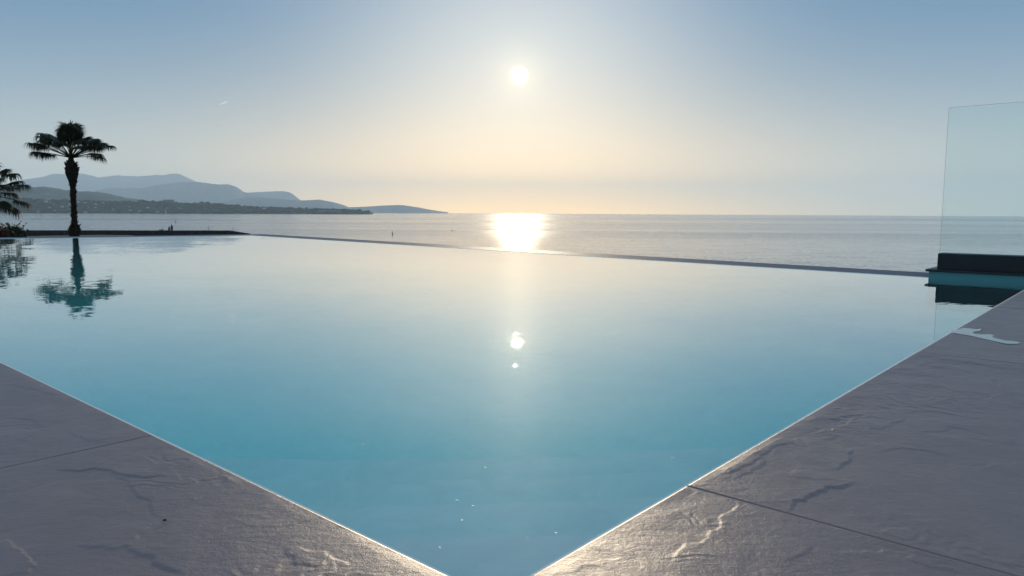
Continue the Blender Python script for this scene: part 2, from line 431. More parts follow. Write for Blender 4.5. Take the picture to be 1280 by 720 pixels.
for ci, (l0, l1, r0, r1, st) in enumerate(slab_cells()):
    g_ = 0.0017
    a0, a1 = l0 + (0 if abs(l0) < 1e-9 else g_), l1 - (0 if abs(l1) < 1e-9 else g_)
    b0, b1 = r0 + (0 if abs(r0) < 1e-9 and l1 > 0 else g_), r1 - (0 if abs(r1) < 1e-9 else g_)
    if abs(l1) < 1e-9: a1 = 0.0
    if abs(r1) < 1e-9: b1 = 0.0
    na, nb = max(2, int((a1 - a0) / st)), max(2, int((b1 - b0) / st))
    La, Rb = np.meshgrid(np.linspace(a0, a1, na), np.linspace(b0, b1, nb), indexing='ij')
    edge = np.minimum(np.minimum(La - a0, a1 - La), np.minimum(Rb - b0, b1 - Rb))
    hz = relief(La, Rb, ci * 3.7)
    hz = hz * np.clip(edge / 0.015, 0.12, 1)
    px = C0.x + UL.x * La + UR.x * Rb; py = C0.y + UL.y * La + UR.y * Rb
    vv = np.stack([px, py, hz - 0.002], -1).reshape(-1, 3)
    idx = nv + np.arange(na * nb).reshape(na, nb)
    q = np.stack([idx[:-1, :-1], idx[:-1, 1:], idx[1:, 1:], idx[1:, :-1]], -1).reshape(-1, 4)
    V.append(vv); Fc.append(q); nv += na * nb
    ring = np.concatenate([idx[:-1, 0], idx[-1, :-1], idx[:0:-1, -1], idx[0, :0:-1]])       # skirt down the sides
    low = np.concatenate(V)[ring].copy(); low[:, 2] = -0.028
    V.append(low); li = nv + np.arange(len(ring)); nv += len(ring)
    rn, ln = np.roll(ring, -1), np.roll(li, -1)
    Fc.append(np.stack([ring, rn, ln, li], -1))
V = np.concatenate(V); Fc = np.concatenate(Fc)
me = bpy.data.meshes.new('pool_deck'); me.vertices.add(len(V)); me.vertices.foreach_set('co', V.astype(np.float32).ravel())
me.loops.add(len(Fc) * 4); me.loops.foreach_set('vertex_index', Fc.astype(np.int32).ravel())
me.polygons.add(len(Fc)); me.polygons.foreach_set('loop_start', np.arange(len(Fc), dtype=np.int32) * 4)
me.update(calc_edges=True); me.validate()
bmx = bmesh.new(); bmx.from_mesh(me); bmesh.ops.recalc_face_normals(bmx, faces=bmx.faces); bmx.to_mesh(me); bmx.free()
me.polygons.foreach_set('use_smooth', [True] * len(me.polygons))
deck = tag(link('pool_deck', me, M['slate']), kind='structure')
# mortar bed + plinth below the slabs
for poly in ([lr(14.2, -0.02), lr(14.2, -2.72), lr(-4.1, -2.72), lr(-4.1, -0.02)],
             [lr(-0.02, -0.012), lr(-2.72, -0.012), lr(-2.72, 4.26), lr(-0.02, 4.26)]):
    v, f = prism(poly, -0.10, -0.010); mesh('mortar_bed', v, f, M['grout'], deck)
for poly in ([lr(14.0, -0.10), lr(14.0, -2.6), lr(-4.0, -2.6), lr(-4.0, -0.10)],
             [lr(-0.10, -0.09), lr(-2.6, -0.09), lr(-2.6, 4.2), lr(-0.10, 4.2)]):
    v, f = prism(poly, -3.4, -0.101); mesh('plinth', v, f, M['concrete'], deck)
# thin strip facing the water, its pale colour stands in for the slabs' lit edge
def bead(path, nrm, r, n=8):
    """half-round bead following a straight edge; nrm = (l, r) direction towards the water"""
    V, F_ = [], []
    prof = [(0.0, -0.028)] + [(r - r * math.cos(t), r * math.sin(t)) for t in [math.pi * i / n for i in range(n + 1)]] + [(2 * r, -0.028)]
    for q in path:
        for a_, z_ in prof:
            x, y = lr(q[0] + nrm[0] * a_, q[1] + nrm[1] * a_); V.append((x, y, z_ - 0.0036))
    m_ = len(prof)
    for i in range(len(path) - 1):
        for j in range(m_ - 1): F_.append((i * m_ + j, (i + 1) * m_ + j, (i + 1) * m_ + j + 1, i * m_ + j + 1))
    F_ += [tuple(range(m_)), tuple((len(path) - 1) * m_ + j for j in range(m_))]
    bm = bmesh.new(); vs_ = [bm.verts.new(p) for p in V]
    for f in F_: bm.faces.new([vs_[k] for k in f])
    bmesh.ops.recalc_face_normals(bm, faces=bm.faces)
    o = from_bm('lit_edge_strip', bm, M['pale_edge'], deck, smooth=True); return o
bead([(0.0003, 0.0003), (0.0003, 2.0), (0.0003, 4.25)], (1, 0), 0.0017)
bead([(0.0003, 0.0003), (5.0, 0.0003), (11.0, 0.0003)], (0, 1), 0.0017)

# --- pool shell: inner walls, floor, corner steps, far lip and outer face, one continuous skin
ZF = -1.45
inner = [(-0.012, -0.012), (-0.012, 4.30), (B_LR[0], 4.30), B_LR, A_LR, D_LR]
sv, sf, mid = [], [], []
def add_face(pts, mi):
    i = len(sv); sv.extend(pts); sf.append(tuple(range(i, i + len(pts)))); mid.append(mi)
def P3(q, z): x, y = lr(*q); return (x, y, z)
for i in range(len(inner)):
    a, b = inner[i], inner[(i + 1) % len(inner)]
    top = -0.012 if i in (2, 3, 4) else -0.031
    if i == 4: top = -0.012
    add_face([P3(a, ZF), P3(b, ZF), P3(b, top), P3(a, top)], 0)
add_face([P3(q, ZF) for q in inner], 0)
def offs(p, q, d):        # outward offset of edge p->q
    e = np.array(q) - np.array(p); e = e / np.hypot(*e); nrm = np.array([-e[1], e[0]])
    return nrm * d
LIP = 0.26
nBA = offs(B_LR, A_LR, LIP); nAD = offs(A_LR, D_LR, LIP)
if nBA[1] < 0: nBA = -nBA
if nAD[0] < 0: nAD = -nAD
Bo = np.array(B_LR) + nBA; Do = np.array(D_LR) + nAD; Ao = np.array(A_LR) + nBA + nAD
Bo = (B_LR[0], B_LR[1] + LIP)
zl0, zl1 = -0.012, -0.004
add_face([P3(B_LR, zl0), P3(A_LR, zl0), P3(Ao, zl1), P3(Bo, zl1)], 1)
add_face([P3(A_LR, zl0), P3(D_LR, zl0), P3(Do, zl1), P3(Ao, zl1)], 1)
add_face([P3(Bo, zl1), P3(Ao, zl1), P3(Ao, -3.6), P3(Bo, -3.6)], 1)
add_face([P3(Ao, zl1), P3(Do, zl1), P3(Do, -3.6), P3(Ao, -3.6)], 1)
for dist, z in ((0.34, -0.21), (0.63, -0.41), (0.92, -0.61), (1.21, -0.81)):   # corner steps across the near corner
    s_ = dist * 1.4142; pz = -0.012
    zb = z - 0.22
    add_face([P3((pz, pz), z), P3((s_, pz), z), P3((pz, s_), z)], 2)
    add_face([P3((s_, pz), z), P3((s_, pz), zb), P3((pz, s_), zb), P3((pz, s_), z)], 2)
shell = tag(mesh('pool_shell', sv, sf, [M['finish'], M['lip'], M['steps']], mids=mid), kind='structure')
# --- pool water
wl = [(-0.017, -0.017), (-0.017, 4.32), (B_LR[0] + 0.0, 4.32), (B_LR[0] + 0.004, B_LR[1] + 0.004), (A_LR[0] + 0.004, A_LR[1] + 0.004), (D_LR[0] + 0.005, -0.017)]
v, f = prism([lr(*q) for q in wl], ZF - 0.02, ZW)
pool_water = tag(mesh('pool_water', v, f, M['water']), kind='structure')

# --- parapet wall with coping and glass balustrade at the far right end
WL0, WL1, WR0, WR1 = B_LR[0] + 0.004, -3.2, 4.238, 4.60
pw = empty('parapet_wall', (*lr(WL0, WR0), 0), 'low teal tiled wall rising from the water at the far right pool end', 'wall')
def local(pts, e): return [(x - e.location.x, y - e.location.y, z - e.location.z) for x, y, z in pts]
def quadbox(l0, l1, r0, r1, z0, z1, name, m, e, bevel=0.0):
    v, f = prism([lr(l0, r0), lr(l1, r0), lr(l1, r1), lr(l0, r1)], z0, z1)
    bm = bmesh.new(); vs = [bm.verts.new(p) for p in local(v, e)]
    for q in f: bm.faces.new([vs[i] for i in q])
    bmesh.ops.recalc_face_normals(bm, faces=bm.faces)
    if bevel: bmesh.ops.bevel(bm, geom=bm.edges[:], offset=bevel, segments=2, affect='EDGES', profile=0.6)
    return from_bm(name, bm, m, e)
quadbox(WL0, WL1, WR0, WR1, -3.4, 0.022, 'wall', M['teal'], pw)
quadbox(WL0 + 0.016, WL1, WR0 - 0.014, WR1 + 0.02, 0.0222, 0.036, 'coping', M['coping'], pw, 0.003)
gb = empty('glass_balustrade', (*lr(WL0 - 0.04, WR0 + 0.1), 0.036), 'clear frameless glass panel held in a dark base channel beside the pool', 'glass railing')
quadbox(WL0 - 0.036, WL1 + 0.1, WR0 + 0.02, WR0 + 0.16, 0.0363, 0.126, 'base_channel', M['anod'], gb, 0.002)
gv = []
def glass_panel():
    l0, l1, r0, r1, z0, z1, rc = WL0 - 0.032, -1.6, WR0 + 0.082, WR0 + 0.094, 0.1262, 0.945, 0.016
    prof = [(l0, z0)] + [(l0 - rc + rc * math.cos(t), z1 - rc + rc * math.sin(t)) for t in [i * math.pi / 12 for i in range(7)]]
    prof += [(l1, z1), (l1, z0)]
    bm = bmesh.new()
    a = [bm.verts.new(local([(*lr(l, r0), z)], gb)[0]) for l, z in prof]
    b = [bm.verts.new(local([(*lr(l, r1), z)], gb)[0]) for l, z in prof]
    bm.faces.new(a); bm.faces.new(b[::-1])
    for i in range(len(prof)):
        j = (i + 1) % len(prof); bm.faces.new([a[j], a[i], b[i], b[j]])
    bmesh.ops.recalc_face_normals(bm, faces=bm.faces)
    o = from_bm('glass_panel', bm, [M['glass'], M['glass_edge']], gb)
    for i, p in enumerate(o.data.polygons): p.material_index = 0 if i < 2 else 1
    return o
glass_panel()

# ------------------------------------------------------------------ ground, sea, hills
SEA_Z = -9.0
def smooth(a, b, x):
    t = np.clip((x - a) / (b - a), 0, 1); return t * t * (3 - 2 * t)
n_ = 150
gx, gy = np.meshgrid(np.linspace(-140, 110, n_), np.linspace(-60, 120, n_), indexing='ij')
dist = np.hypot(gx - 0, gy - 3); azg = np.degrees(np.arctan2(gx, gy))
front = smooth(-10, 12, gy)
low = -3.2 - 0.36 * np.maximum(dist - 8, 0) * front
gard = -0.78 - 0.25 * smooth(36, 44, dist) - 0.45 * np.maximum(dist - 44, 0)
wgt = (1 - smooth(-27, -23, azg)) * smooth(-95, -75, azg) * smooth(15.5, 18, dist)
hgt = low * (1 - wgt) + np.maximum(gard, low) * wgt + 0.10 * (fbm(gx * .3, gy * .3, 3) - .5)
hgt = np.maximum(hgt, -14)
idx = np.arange(n_ * n_).reshape(n_, n_)
q = np.stack([idx[:-1, :-1], idx[1:, :-1], idx[1:, 1:], idx[:-1, 1:]], -1).reshape(-1, 4)
tag(mesh('ground', np.stack([gx, gy, hgt], -1).reshape(-1, 3), q, M['soil'], smooth=True), kind='structure')

RS = 27000.0
vs = [(0, 0, SEA_Z)]; fs = []
radii = [60, 300, 1500, 6000, RS]; NS = 96
for rr in radii: vs += [(rr * math.cos(2 * math.pi * i / NS), rr * math.sin(2 * math.pi * i / NS), SEA_Z) for i in range(NS)]
for i in range(NS): fs.append((0, 1 + i, 1 + (i + 1) % NS))
for k in range(len(radii) - 1):
    a, b = 1 + k * NS, 1 + (k + 1) * NS
    for i in range(NS): j = (i + 1) % NS; fs.append((a + i, b + i, b + j, a + j))
tag(mesh('sea', vs, fs, M['sea']), kind='structure')

def ridge(name, pts, D, depth, m, rough, seed, nx=240, label=None):
    """a hill range: ridge line through the pixels pts at distance D, slopes down to the sea in front and behind"""
    xs = np.array([p[0] for p in pts], float); ys = np.array([p[1] for p in pts], float)
    X = np.linspace(xs[0], xs[-1], nx); Y = np.interp(X, xs, ys)
    V = []; rows = 25
    for i, (x, y) in enumerate(zip(X, Y)):
        top = at_dist(x, y, D); u = Vector((top.x, top.y, 0)).normalized(); h = max(top.z - SEA_Z, 0.5)
        for j in range(rows):
            t = j / (rows - 1) * 2 - 1                       # -1 front .. 0 ridge .. 1 back
            a = abs(t); prof = (1 - a) ** 1.15
            k = x * 0.11
            ero = (fbm(np.array(k * 2.2 + seed), np.array(t * 3.3 + seed), 4) - .5)
            z = SEA_Z - 12 + (h + 12) * (prof + rough * float(ero) * min(1, a * 3) * (1 - a))
            if a < 0.02: z += rough * h * 0.13 * float(fbm(np.array(k * 11 + seed), np.array(1.0), 5, .6) - .5)
            p = Vector((top.x, top.y, 0)) + u * (t * depth)
            V.append((p.x, p.y, z))
    F_ = [(i * rows + j, (i + 1) * rows + j, (i + 1) * rows + j + 1, i * rows + j + 1) for i in range(nx - 1) for j in range(rows - 1)]
    return tag(mesh(name, V, F_, m, smooth=True), kind='structure')
ridge('mountain_range', [(-1100, 266), (-800, 252), (-500, 240), (-260, 232), (-160, 226), (-80, 230), (0, 232), (32, 224), (50, 222), (62, 217.5), (82, 217), (100, 216.5), (122, 221.5), (145, 219.5), (175, 220.5),
      (200, 218.5), (220, 217.3), (226, 218), (244, 227), (285, 238), (340, 264)], 22500, 2600, M['hill_far'], 0.55, 3.1)
ridge('mountain_ridge', [(290, 262), (300, 246), (310, 240.6), (335, 239.4), (354, 238.8), (363, 240.6), (374, 248.7), (386, 262)], 18500, 1500, M['hill_far'], 0.4, 8.2, 80)
ridge('mountain', [(70, 263), (105, 244), (120, 238.5), (135, 235), (175, 235.5), (200, 231), (225, 227.5), (250, 227.5), (272, 230.5), (285, 230.2), (295, 233),
      (305, 240), (320, 243), (360, 262)], 16000, 1900, M['hill_far'], 0.5, 5.5)
ridge('headland', [(240, 263), (297, 248), (316, 246.5), (335, 247), (354, 249), (375, 250.6), (400, 249.5), (416, 252.5), (429, 256), (437, 259.5), (448, 263.5)], 13000, 1300, M['hill_far'], 0.45, 12.5)
ridge('cape', [(425, 263), (435, 259), (457, 258.2), (475, 257), (500, 256), (519, 258.5), (538, 262.0), (550, 264.0), (560, 265.2)], 14500, 1000, M['hill_far'], 0.4, 15.5, 80)
ridge('hills', [(-1000, 266), (-700, 250), (-420, 240), (-220, 232), (-120, 228), (0, 233), (30, 234), (50, 233.3), (65, 234.5), (82, 237.5), (100, 239), (120, 239.5), (140, 243), (155, 247), (175, 249.5), (187, 251.5), (210, 256), (235, 264)],
      6200, 900, M['hill_near'], 0.5, 21.5)
shore_pts = [(-1000, 266), (-700, 258), (-420, 250), (-220, 247), (-80, 248), (0, 248), (30, 248), (60, 251), (100, 251.5), (150, 252.5), (175, 253.5), (205, 253), (235, 254.8), (262, 254.6), (290, 257.2), (330, 258.8),
             (360, 260), (400, 261), (428, 262), (450, 263.2), (466, 264.8)]
SH_D = 4100
ridge('coastal_land', shore_pts, SH_D, 420, M['hill_near'], 0.25, 27.5)

# woodland of the far shore: low-poly crowns, one uncountable mass
bm = bmesh.new()
base_ico = bmesh.new(); bmesh.ops.create_icosphere(base_ico, subdivisions=1, radius=1.0)
iv = [v.co.copy() for v in base_ico.verts]; jf = [[v.index for v in f.verts] for f in base_ico.faces]; base_ico.free()
TV, TF = [], []
sx = np.array([p[0] for p in shore_pts], float); sy = np.array([p[1] for p in shore_pts], float)
for k in range(3000):
    x = random.uniform(-140, 462); y0 = np.interp(x, sx, sy)
    t = random.random() ** 0.8                              # 0 waterline .. 1 ridge
    D = SH_D - 420 * (1 - t); top = at_dist(x, y0, SH_D)
    h = (top.z - SEA_Z + 12) * t ** 1.15 - 12
    if h < 0.5: continue
    d = px_dir(x, 264); u = Vector((d.x, d.y, 0)).normalized(); p = u * D; s_ = random.uniform(4, 10)
    if x > 300: s_ *= 0.75
    if random.random() < .04: s_ *= 1.6
    o_ = len(TV); sc = (s_ * random.uniform(.9, 2.0), s_ * random.uniform(.8, 1.4), s_ * random.uniform(.6, 1.0))
    for c in iv: TV.append((p.x + c.x * sc[0] * random.uniform(.8, 1.2), p.y + c.y * sc[1], SEA_Z + h + sc[2] * .4 + c.z * sc[2] * random.uniform(.8, 1.2)))
    TF += [tuple(o_ + i for i in f) for f in jf]
tag(mesh('far_woodland', TV, TF, M['trees']), kind='stuff')

# houses of the town on the far shore
def house(x, t, wd, dp, ht, m, label, group, gable=True, cat='house', name='far_house'):
    y0 = float(np.interp(x, sx, sy)); top = at_dist(x, y0, SH_D)
    h = max((top.z - SEA_Z + 12) * t ** 1.15 - 12, 0.5); D = SH_D - 420 * (1 - t) - 14
    d = px_dir(x, 264); u = Vector((d.x, d.y, 0)).normalized(); p = u * D
    e = empty(name, (p.x, p.y, SEA_Z + h), label, cat, group); e.rotation_euler.z = random.uniform(-.4, .4)
    bm = bmesh.new(); box_bm(bm, (0, 0, ht / 2 - 1.5), (wd, dp, ht + 3)); from_bm('wall', bm, m, e)
    if gable:
        z = ht + .02; a, b = wd / 2 + .4, dp / 2 + .4; r = dp * .28
        mesh('roof', [(-a, -b, z), (a, -b, z), (a, b, z), (-a, b, z), (-a, 0, z + r), (a, 0, z + r)],
             [(0, 1, 5, 4), (2, 3, 4, 5), (0, 4, 3), (1, 2, 5), (3, 2, 1, 0)], M['roof'], e)
    else:
        bm = bmesh.new(); box_bm(bm, (0, 0, ht + .45), (wd + .6, dp + .6, .8)); from_bm('roof', bm, m, e)
    return e
HG = 'buildings of the far shore town'
for k in range(30):
    x = random.choice([random.uniform(34, 130), random.uniform(34, 200), random.uniform(100, 300)])
    ap = random.random() < .35
    house(x, random.uniform(.25, .9), random.uniform(6, 13), random.uniform(6, 9), random.uniform(5, 10) if ap else random.uniform(3, 5),
          M['wall_white'] if random.random() < .7 else M['wall_tan'], 'tiny pale building among the trees of the far shore town', HG, not ap)
house(211, .97, 56, 18, 16, M['wall_dark'], 'long dark block standing above the trees of the far shore', HG, False, 'building', 'far_building')
house(412, .6, 118, 16, 11, M['wall_dark'], 'long low dark shed near the seaward end of the far shore', HG, False, 'building', 'far_building')
house(330, .7, 14, 12, 11, M['wall_white'], 'single bright white building low on the far shore below the headland', HG, False, 'building', 'far_building')

# haze: one closed box of even air
bm = bmesh.new(); box_bm(bm, (0, 0, (1150 - 24) / 2), (2 * RS + 4000, 2 * RS + 4000, 1150 + 24))
hm, hn, ho = mat('haze_air')
pv = hn.node('ShaderNodeVolumePrincipled', {'Color': (0.74, 0.90, 1.0, 1), 'Density': 6.8e-5, 'Anisotropy': 0.20})
hn.l.new(pv.outputs[0], ho.inputs['Volume'])
tag(from_bm('haze', bm, hm), kind='stuff')

# ------------------------------------------------------------------ breakwater and what stands on it
BW_D = 300.0
def breakwater():
    nx, rows = 420, 15; V = []
    xs = np.linspace(-60, 313, nx)
    for i, x in enumerate(xs):
        t = (x + 60) / 373
        c = at_dist(x, 290, BW_D); u = Vector((c.x, c.y, 0)).normalized(); s = i / (nx - 1)
        topz = at_dist(x, 288.0 + 0.3 * t, BW_D).z
        if x > 288: topz = at_dist(x, 288.3 + (x - 288) * 0.16, BW_D).z
        for j in range(rows):
            a = j / (rows - 1) * 2 - 1
            prof = max(0, min(1, (1 - abs(a)) * 1.9))
            n = float(fbm(np.array(x * .9), np.array(a * 6 + 3), 3)) - .5
            z = SEA_Z - 1.5 + (topz - SEA_Z + 1.5) * prof + n * 0.55 * (0.4 if prof > .98 else 1)
            p = Vector((c.x, c.y, 0)) + u * a * 8
            V.append((p.x, p.y, z))
    F_ = [(i * rows + j, (i + 1) * rows + j, (i + 1) * rows + j + 1, i * rows + j + 1) for i in range(nx - 1) for j in range(rows - 1)]
    F_.append(tuple((nx - 1) * rows + j for j in range(rows)))
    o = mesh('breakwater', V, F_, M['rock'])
    tag(o, 'long low dark rock breakwater running out into the sea behind the palm', 'breakwater')
breakwater()

def leaf_cloud(n, pos, size, up=0.2):
    """n small leaf faces at positions from pos()"""
    V, F_ = [], []
    for k in range(n):
        c = Vector(pos()); d = Vector((random.gauss(0, 1), random.gauss(0, 1), random.gauss(up, 1))).normalized()
        s = d.cross(Vector((random.gauss(0, 1), random.gauss(0, 1), random.gauss(0, 1)))).normalized()
        L = size * random.uniform(.6, 1.5); w_ = L * .22; o_ = len(V)
        V += [c - d * L * .5, c + s * w_, c + d * L * .5, c - s * w_]; F_.append((o_, o_ + 1, o_ + 2, o_ + 3))
    return V, F_
def cypress(x, y_top, wpx, label):
    D = BW_D; b = at_dist(x, 289.2, D); top = at_dist(x, y_top, D); h = top.z - b.z; w_ = wpx / F_PX * D / 2
    e = empty('cypress', b, label, 'tree', 'upright trees on the breakwater')
    bm = bmesh.new(); bmesh.ops.create_cone(bm, cap_ends=True, segments=7, radius1=.09, radius2=.03, depth=h * .9, matrix=Matrix.Translation((0, 0, h * .45)))
    from_bm('trunk', bm, M['bark'], e)
    def pos():
        t = random.random(); r = w_ * math.sin(math.pi * min(1, (t * .86 + .12))) ** .7 * math.sqrt(random.random()); a = random.uniform(0, 6.28)
        return (r * math.cos(a), r * math.sin(a), h * (.05 + .95 * t))
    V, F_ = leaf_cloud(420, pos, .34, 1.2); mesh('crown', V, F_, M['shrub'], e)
cypress(214.8, 281.0, 2.4, 'taller of two dark upright trees on the breakwater')
cypress(211.6, 283.4, 2.0, 'shorter of two dark upright trees on the breakwater')
def bush(name, c, w_, h, m, label, group=None, n=500, spike=0.0, lsize=.06, dp=None):
    e = empty(name, c, label, 'shrub', group)
    bm = bmesh.new()
    for k in range(9):
        a = random.uniform(0, 6.28); tip = Vector((math.cos(a) * w_ * .5 * random.random(), math.sin(a) * w_ * .5 * random.random(), h * .75)); L = tip.length
        bmesh.ops.create_cone(bm, cap_ends=True, segments=5, radius1=w_ * .025, radius2=w_ * .008, depth=L,
            matrix=Matrix.Translation(tip / 2) @ tip.to_track_quat('Z', 'Y').to_matrix().to_4x4())
    from_bm('stem', bm, M['bark'], e)
    tips = [(random.gauss(0, .27) * w_, random.gauss(0, .27) * w_, h * random.uniform(.35, .85)) for _ in range(14)]
    def pos():
        t = random.choice(tips); r = w_ * .17
        return (t[0] + random.gauss(0, r), t[1] + random.gauss(0, r), max(.02, t[2] * random.uniform(.2, 1.0) + random.gauss(0, h * .10)))
    V, F_ = leaf_cloud(n, pos, lsize, .9)
    for k in range(int(spike)):
        t = random.choice(tips); b = Vector((t[0], t[1], t[2] * .7)); d = Vector((random.gauss(0, .5), random.gauss(0, .5), 1)).normalized()
        L = h * random.uniform(.25, .5); s = d.cross(Vector((0, 1, 0))).normalized() * L * .05; o_ = len(V)
        V += [b - s, b + s, b + d * L]; F_.append((o_, o_ + 1, o_ + 2))
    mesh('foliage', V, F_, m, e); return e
b = at_dist(202.3, 289.0, BW_D)
bush('bush', b, 1.4, 1.0, M['shrub'], 'low dark rounded bush on the breakwater left of the upright trees', n=260, lsize=.22)
def post(name, x, y0, y1, wpx, D, label, cat, group=None, buoy=False):
    b = at_dist(x, y0, D); top = at_dist(x, y1, D); h = top.z - b.z; r = wpx / F_PX * D / 2
    e = empty(name, b, label, cat, group)
    bm = bmesh.new()
    if buoy:
        bmesh.ops.create_cone(bm, cap_ends=True, segments=12, radius1=r, radius2=r * .45, depth=h * .6, matrix=Matrix.Translation((0, 0, h * .3)))
        from_bm('float', bm, M['buoy'], e); bm = bmesh.new()
        bmesh.ops.create_cone(bm, cap_ends=True, segments=8, radius1=r * .35, radius2=r * .3, depth=h * .4, matrix=Matrix.Translation((0, 0, h * .8)))
        bmesh.ops.create_icosphere(bm, subdivisions=1, radius=r * .5, matrix=Matrix.Translation((0, 0, h * .97)))
        from_bm('topmark', bm, M['buoy'], e)
    else:
        bmesh.ops.create_cone(bm, cap_ends=True, segments=8, radius1=r, radius2=r * .7, depth=h, matrix=Matrix.Translation((0, 0, h * .5)))
        from_bm('pole', bm, M['buoy'], e); bm = bmesh.new()
        bmesh.ops.create_icosphere(bm, subdivisions=1, radius=r * 1.5, matrix=Matrix.Translation((0, 0, h * .93)))
        from_bm('lamp', bm, M['buoy'], e)
post('beacon_post', 260.6, 288.6, 283.7, 0.8, BW_D, 'short dark post standing on the breakwater nearer its middle', 'post', 'posts on the breakwater')
post('beacon_post', 291.5, 288.6, 282.5, 0.5, BW_D, 'thin pale post standing on the outer end of the breakwater', 'post', 'posts on the breakwater')
def sea_D(y, x):
    d = px_dir(x, y); return math.hypot(d.x, d.y) * (SEA_Z - CAM_H) / d.z
post('buoy', 219.6, 278.2, 274.0, 0.9, sea_D(278.2, 219.6), 'slim dark buoy on the open water beyond the upright breakwater trees', 'buoy', 'buoys on the sea', True)
post('buoy', 490.6, 293.0, 289.2, 1.9, sea_D(293.0, 490.6), 'stubby dark buoy floating on the sea left of the sun glitter', 'buoy', 'buoys on the sea', True)
post('buoy', 51.5, 270.2, 267.6, 0.7, sea_D(270.2, 51.5), 'tiny dark buoy on the bay between the two palms', 'buoy', 'buoys on the sea', True)
def gull(x, y, D, label):
    p = at_dist(x, y, D); e = empty('bird', p, label, 'bird')
    V = []; s = 1.0
    body = bmesh.new(); bmesh.ops.create_uvsphere(body, u_segments=10, v_segments=6, radius=.17, matrix=Matrix.Diagonal((1, 2.6, .9, 1)))
    pts_l = [(-.08, .2, .05), (-.5, .1, .38), (-.95, -.15, .30), (-.5, -.2, .36), (-.08, -.25, .05)]
    pts_r = [(-a, b, c * 1.6) for a, b, c in pts_l]
    for pts in (pts_l, pts_r):
        vs_ = [body.verts.new(q) for q in pts] + [body.verts.new((q[0], q[1], q[2] - .04)) for q in pts]
        body.faces.new(vs_[:5]); body.faces.new(vs_[5:][::-1])
        for i in range(5): body.faces.new([vs_[i], vs_[(i + 1) % 5], vs_[5 + (i + 1) % 5], vs_[5 + i]])
    from_bm('body', body, M['buoy'], e); e.rotation_euler = (0.2, 0.5, 0.6)
gull(565, 288.8, 260, 'small bird in flight low over the sea left of the sun glitter')

# ------------------------------------------------------------------ palms
def frond_mesh(az, elev, pet, R, droop, seed, tipm=0.12):
    rd = random.Random(seed)
    d = Vector((math.cos(elev) * math.cos(az), math.cos(elev) * math.sin(az), math.sin(elev)))
    side = d.cross(Vector((0, 0, 1))).normalized(); up = side.cross(d).normalized()
    V, F_, mi = [], [], []
    # petiole: flattened tapering bar bending under its load
    n = 6; prev = None
    for i in range(n + 1):
        t = i / n; p = d * pet * t - Vector((0, 0, 1)) * (0.10 * pet * t * t); w_ = .030 * (1 - .55 * t)
        o_ = len(V); V += [p - side * w_, p + up * w_ * .6, p + side * w_, p - up * w_ * .6]
        if prev is not None:
            for k in range(4): F_.append((prev + k, prev + (k + 1) % 4, o_ + (k + 1) % 4, o_ + k)); mi.append(0)
        prev = o_
    hub = d * pet - Vector((0, 0, 1)) * .10 * pet
    d2 = (d - Vector((0, 0, .22))).normalized()
    nseg = 36
    for s_ in range(nseg):
        ph = math.radians(-128 + 256 * s_ / (nseg - 1) + rd.uniform(-2, 2))
        dr = (d2 * math.cos(ph) + side * math.sin(ph) + up * (.10 * abs(math.sin(ph)) - .05)).normalized()
        L = R * (.72 + .28 * math.cos(ph * .7)) * rd.uniform(.88, 1.05)
        wdir = (side * math.cos(ph) - d2 * math.sin(ph)).normalized()
        dd = droop * rd.uniform(.7, 1.35); twist = rd.uniform(-.25, .25)
        prev = None; p = hub.copy(); cur = dr.copy(); N_ = 9
        for i in range(N_ + 1):
            t = i / N_
            if i:
                bend = dd * max(0, t - .36) * 1.0
                cur = (cur - Vector((0, 0, 1)) * bend).normalized(); p = p + cur * L / N_
            w_ = L * .045 * (math.sin(math.pi * min(1, .25 + .75 * t)) ** .8 * (1 if t < .5 else 1 - (t - .5) * 1.7) + .012)
            wd = (wdir + up * (twist * t)).normalized()
            o_ = len(V); V += [p - wd * w_, p + wd * w_]
            if prev is not None:
                F_.append((prev, prev + 1, o_ + 1, o_)); mi.append(1 if t > .84 and rd.random() < tipm * 3 else 0)
            prev = o_
    return V, F_, mi
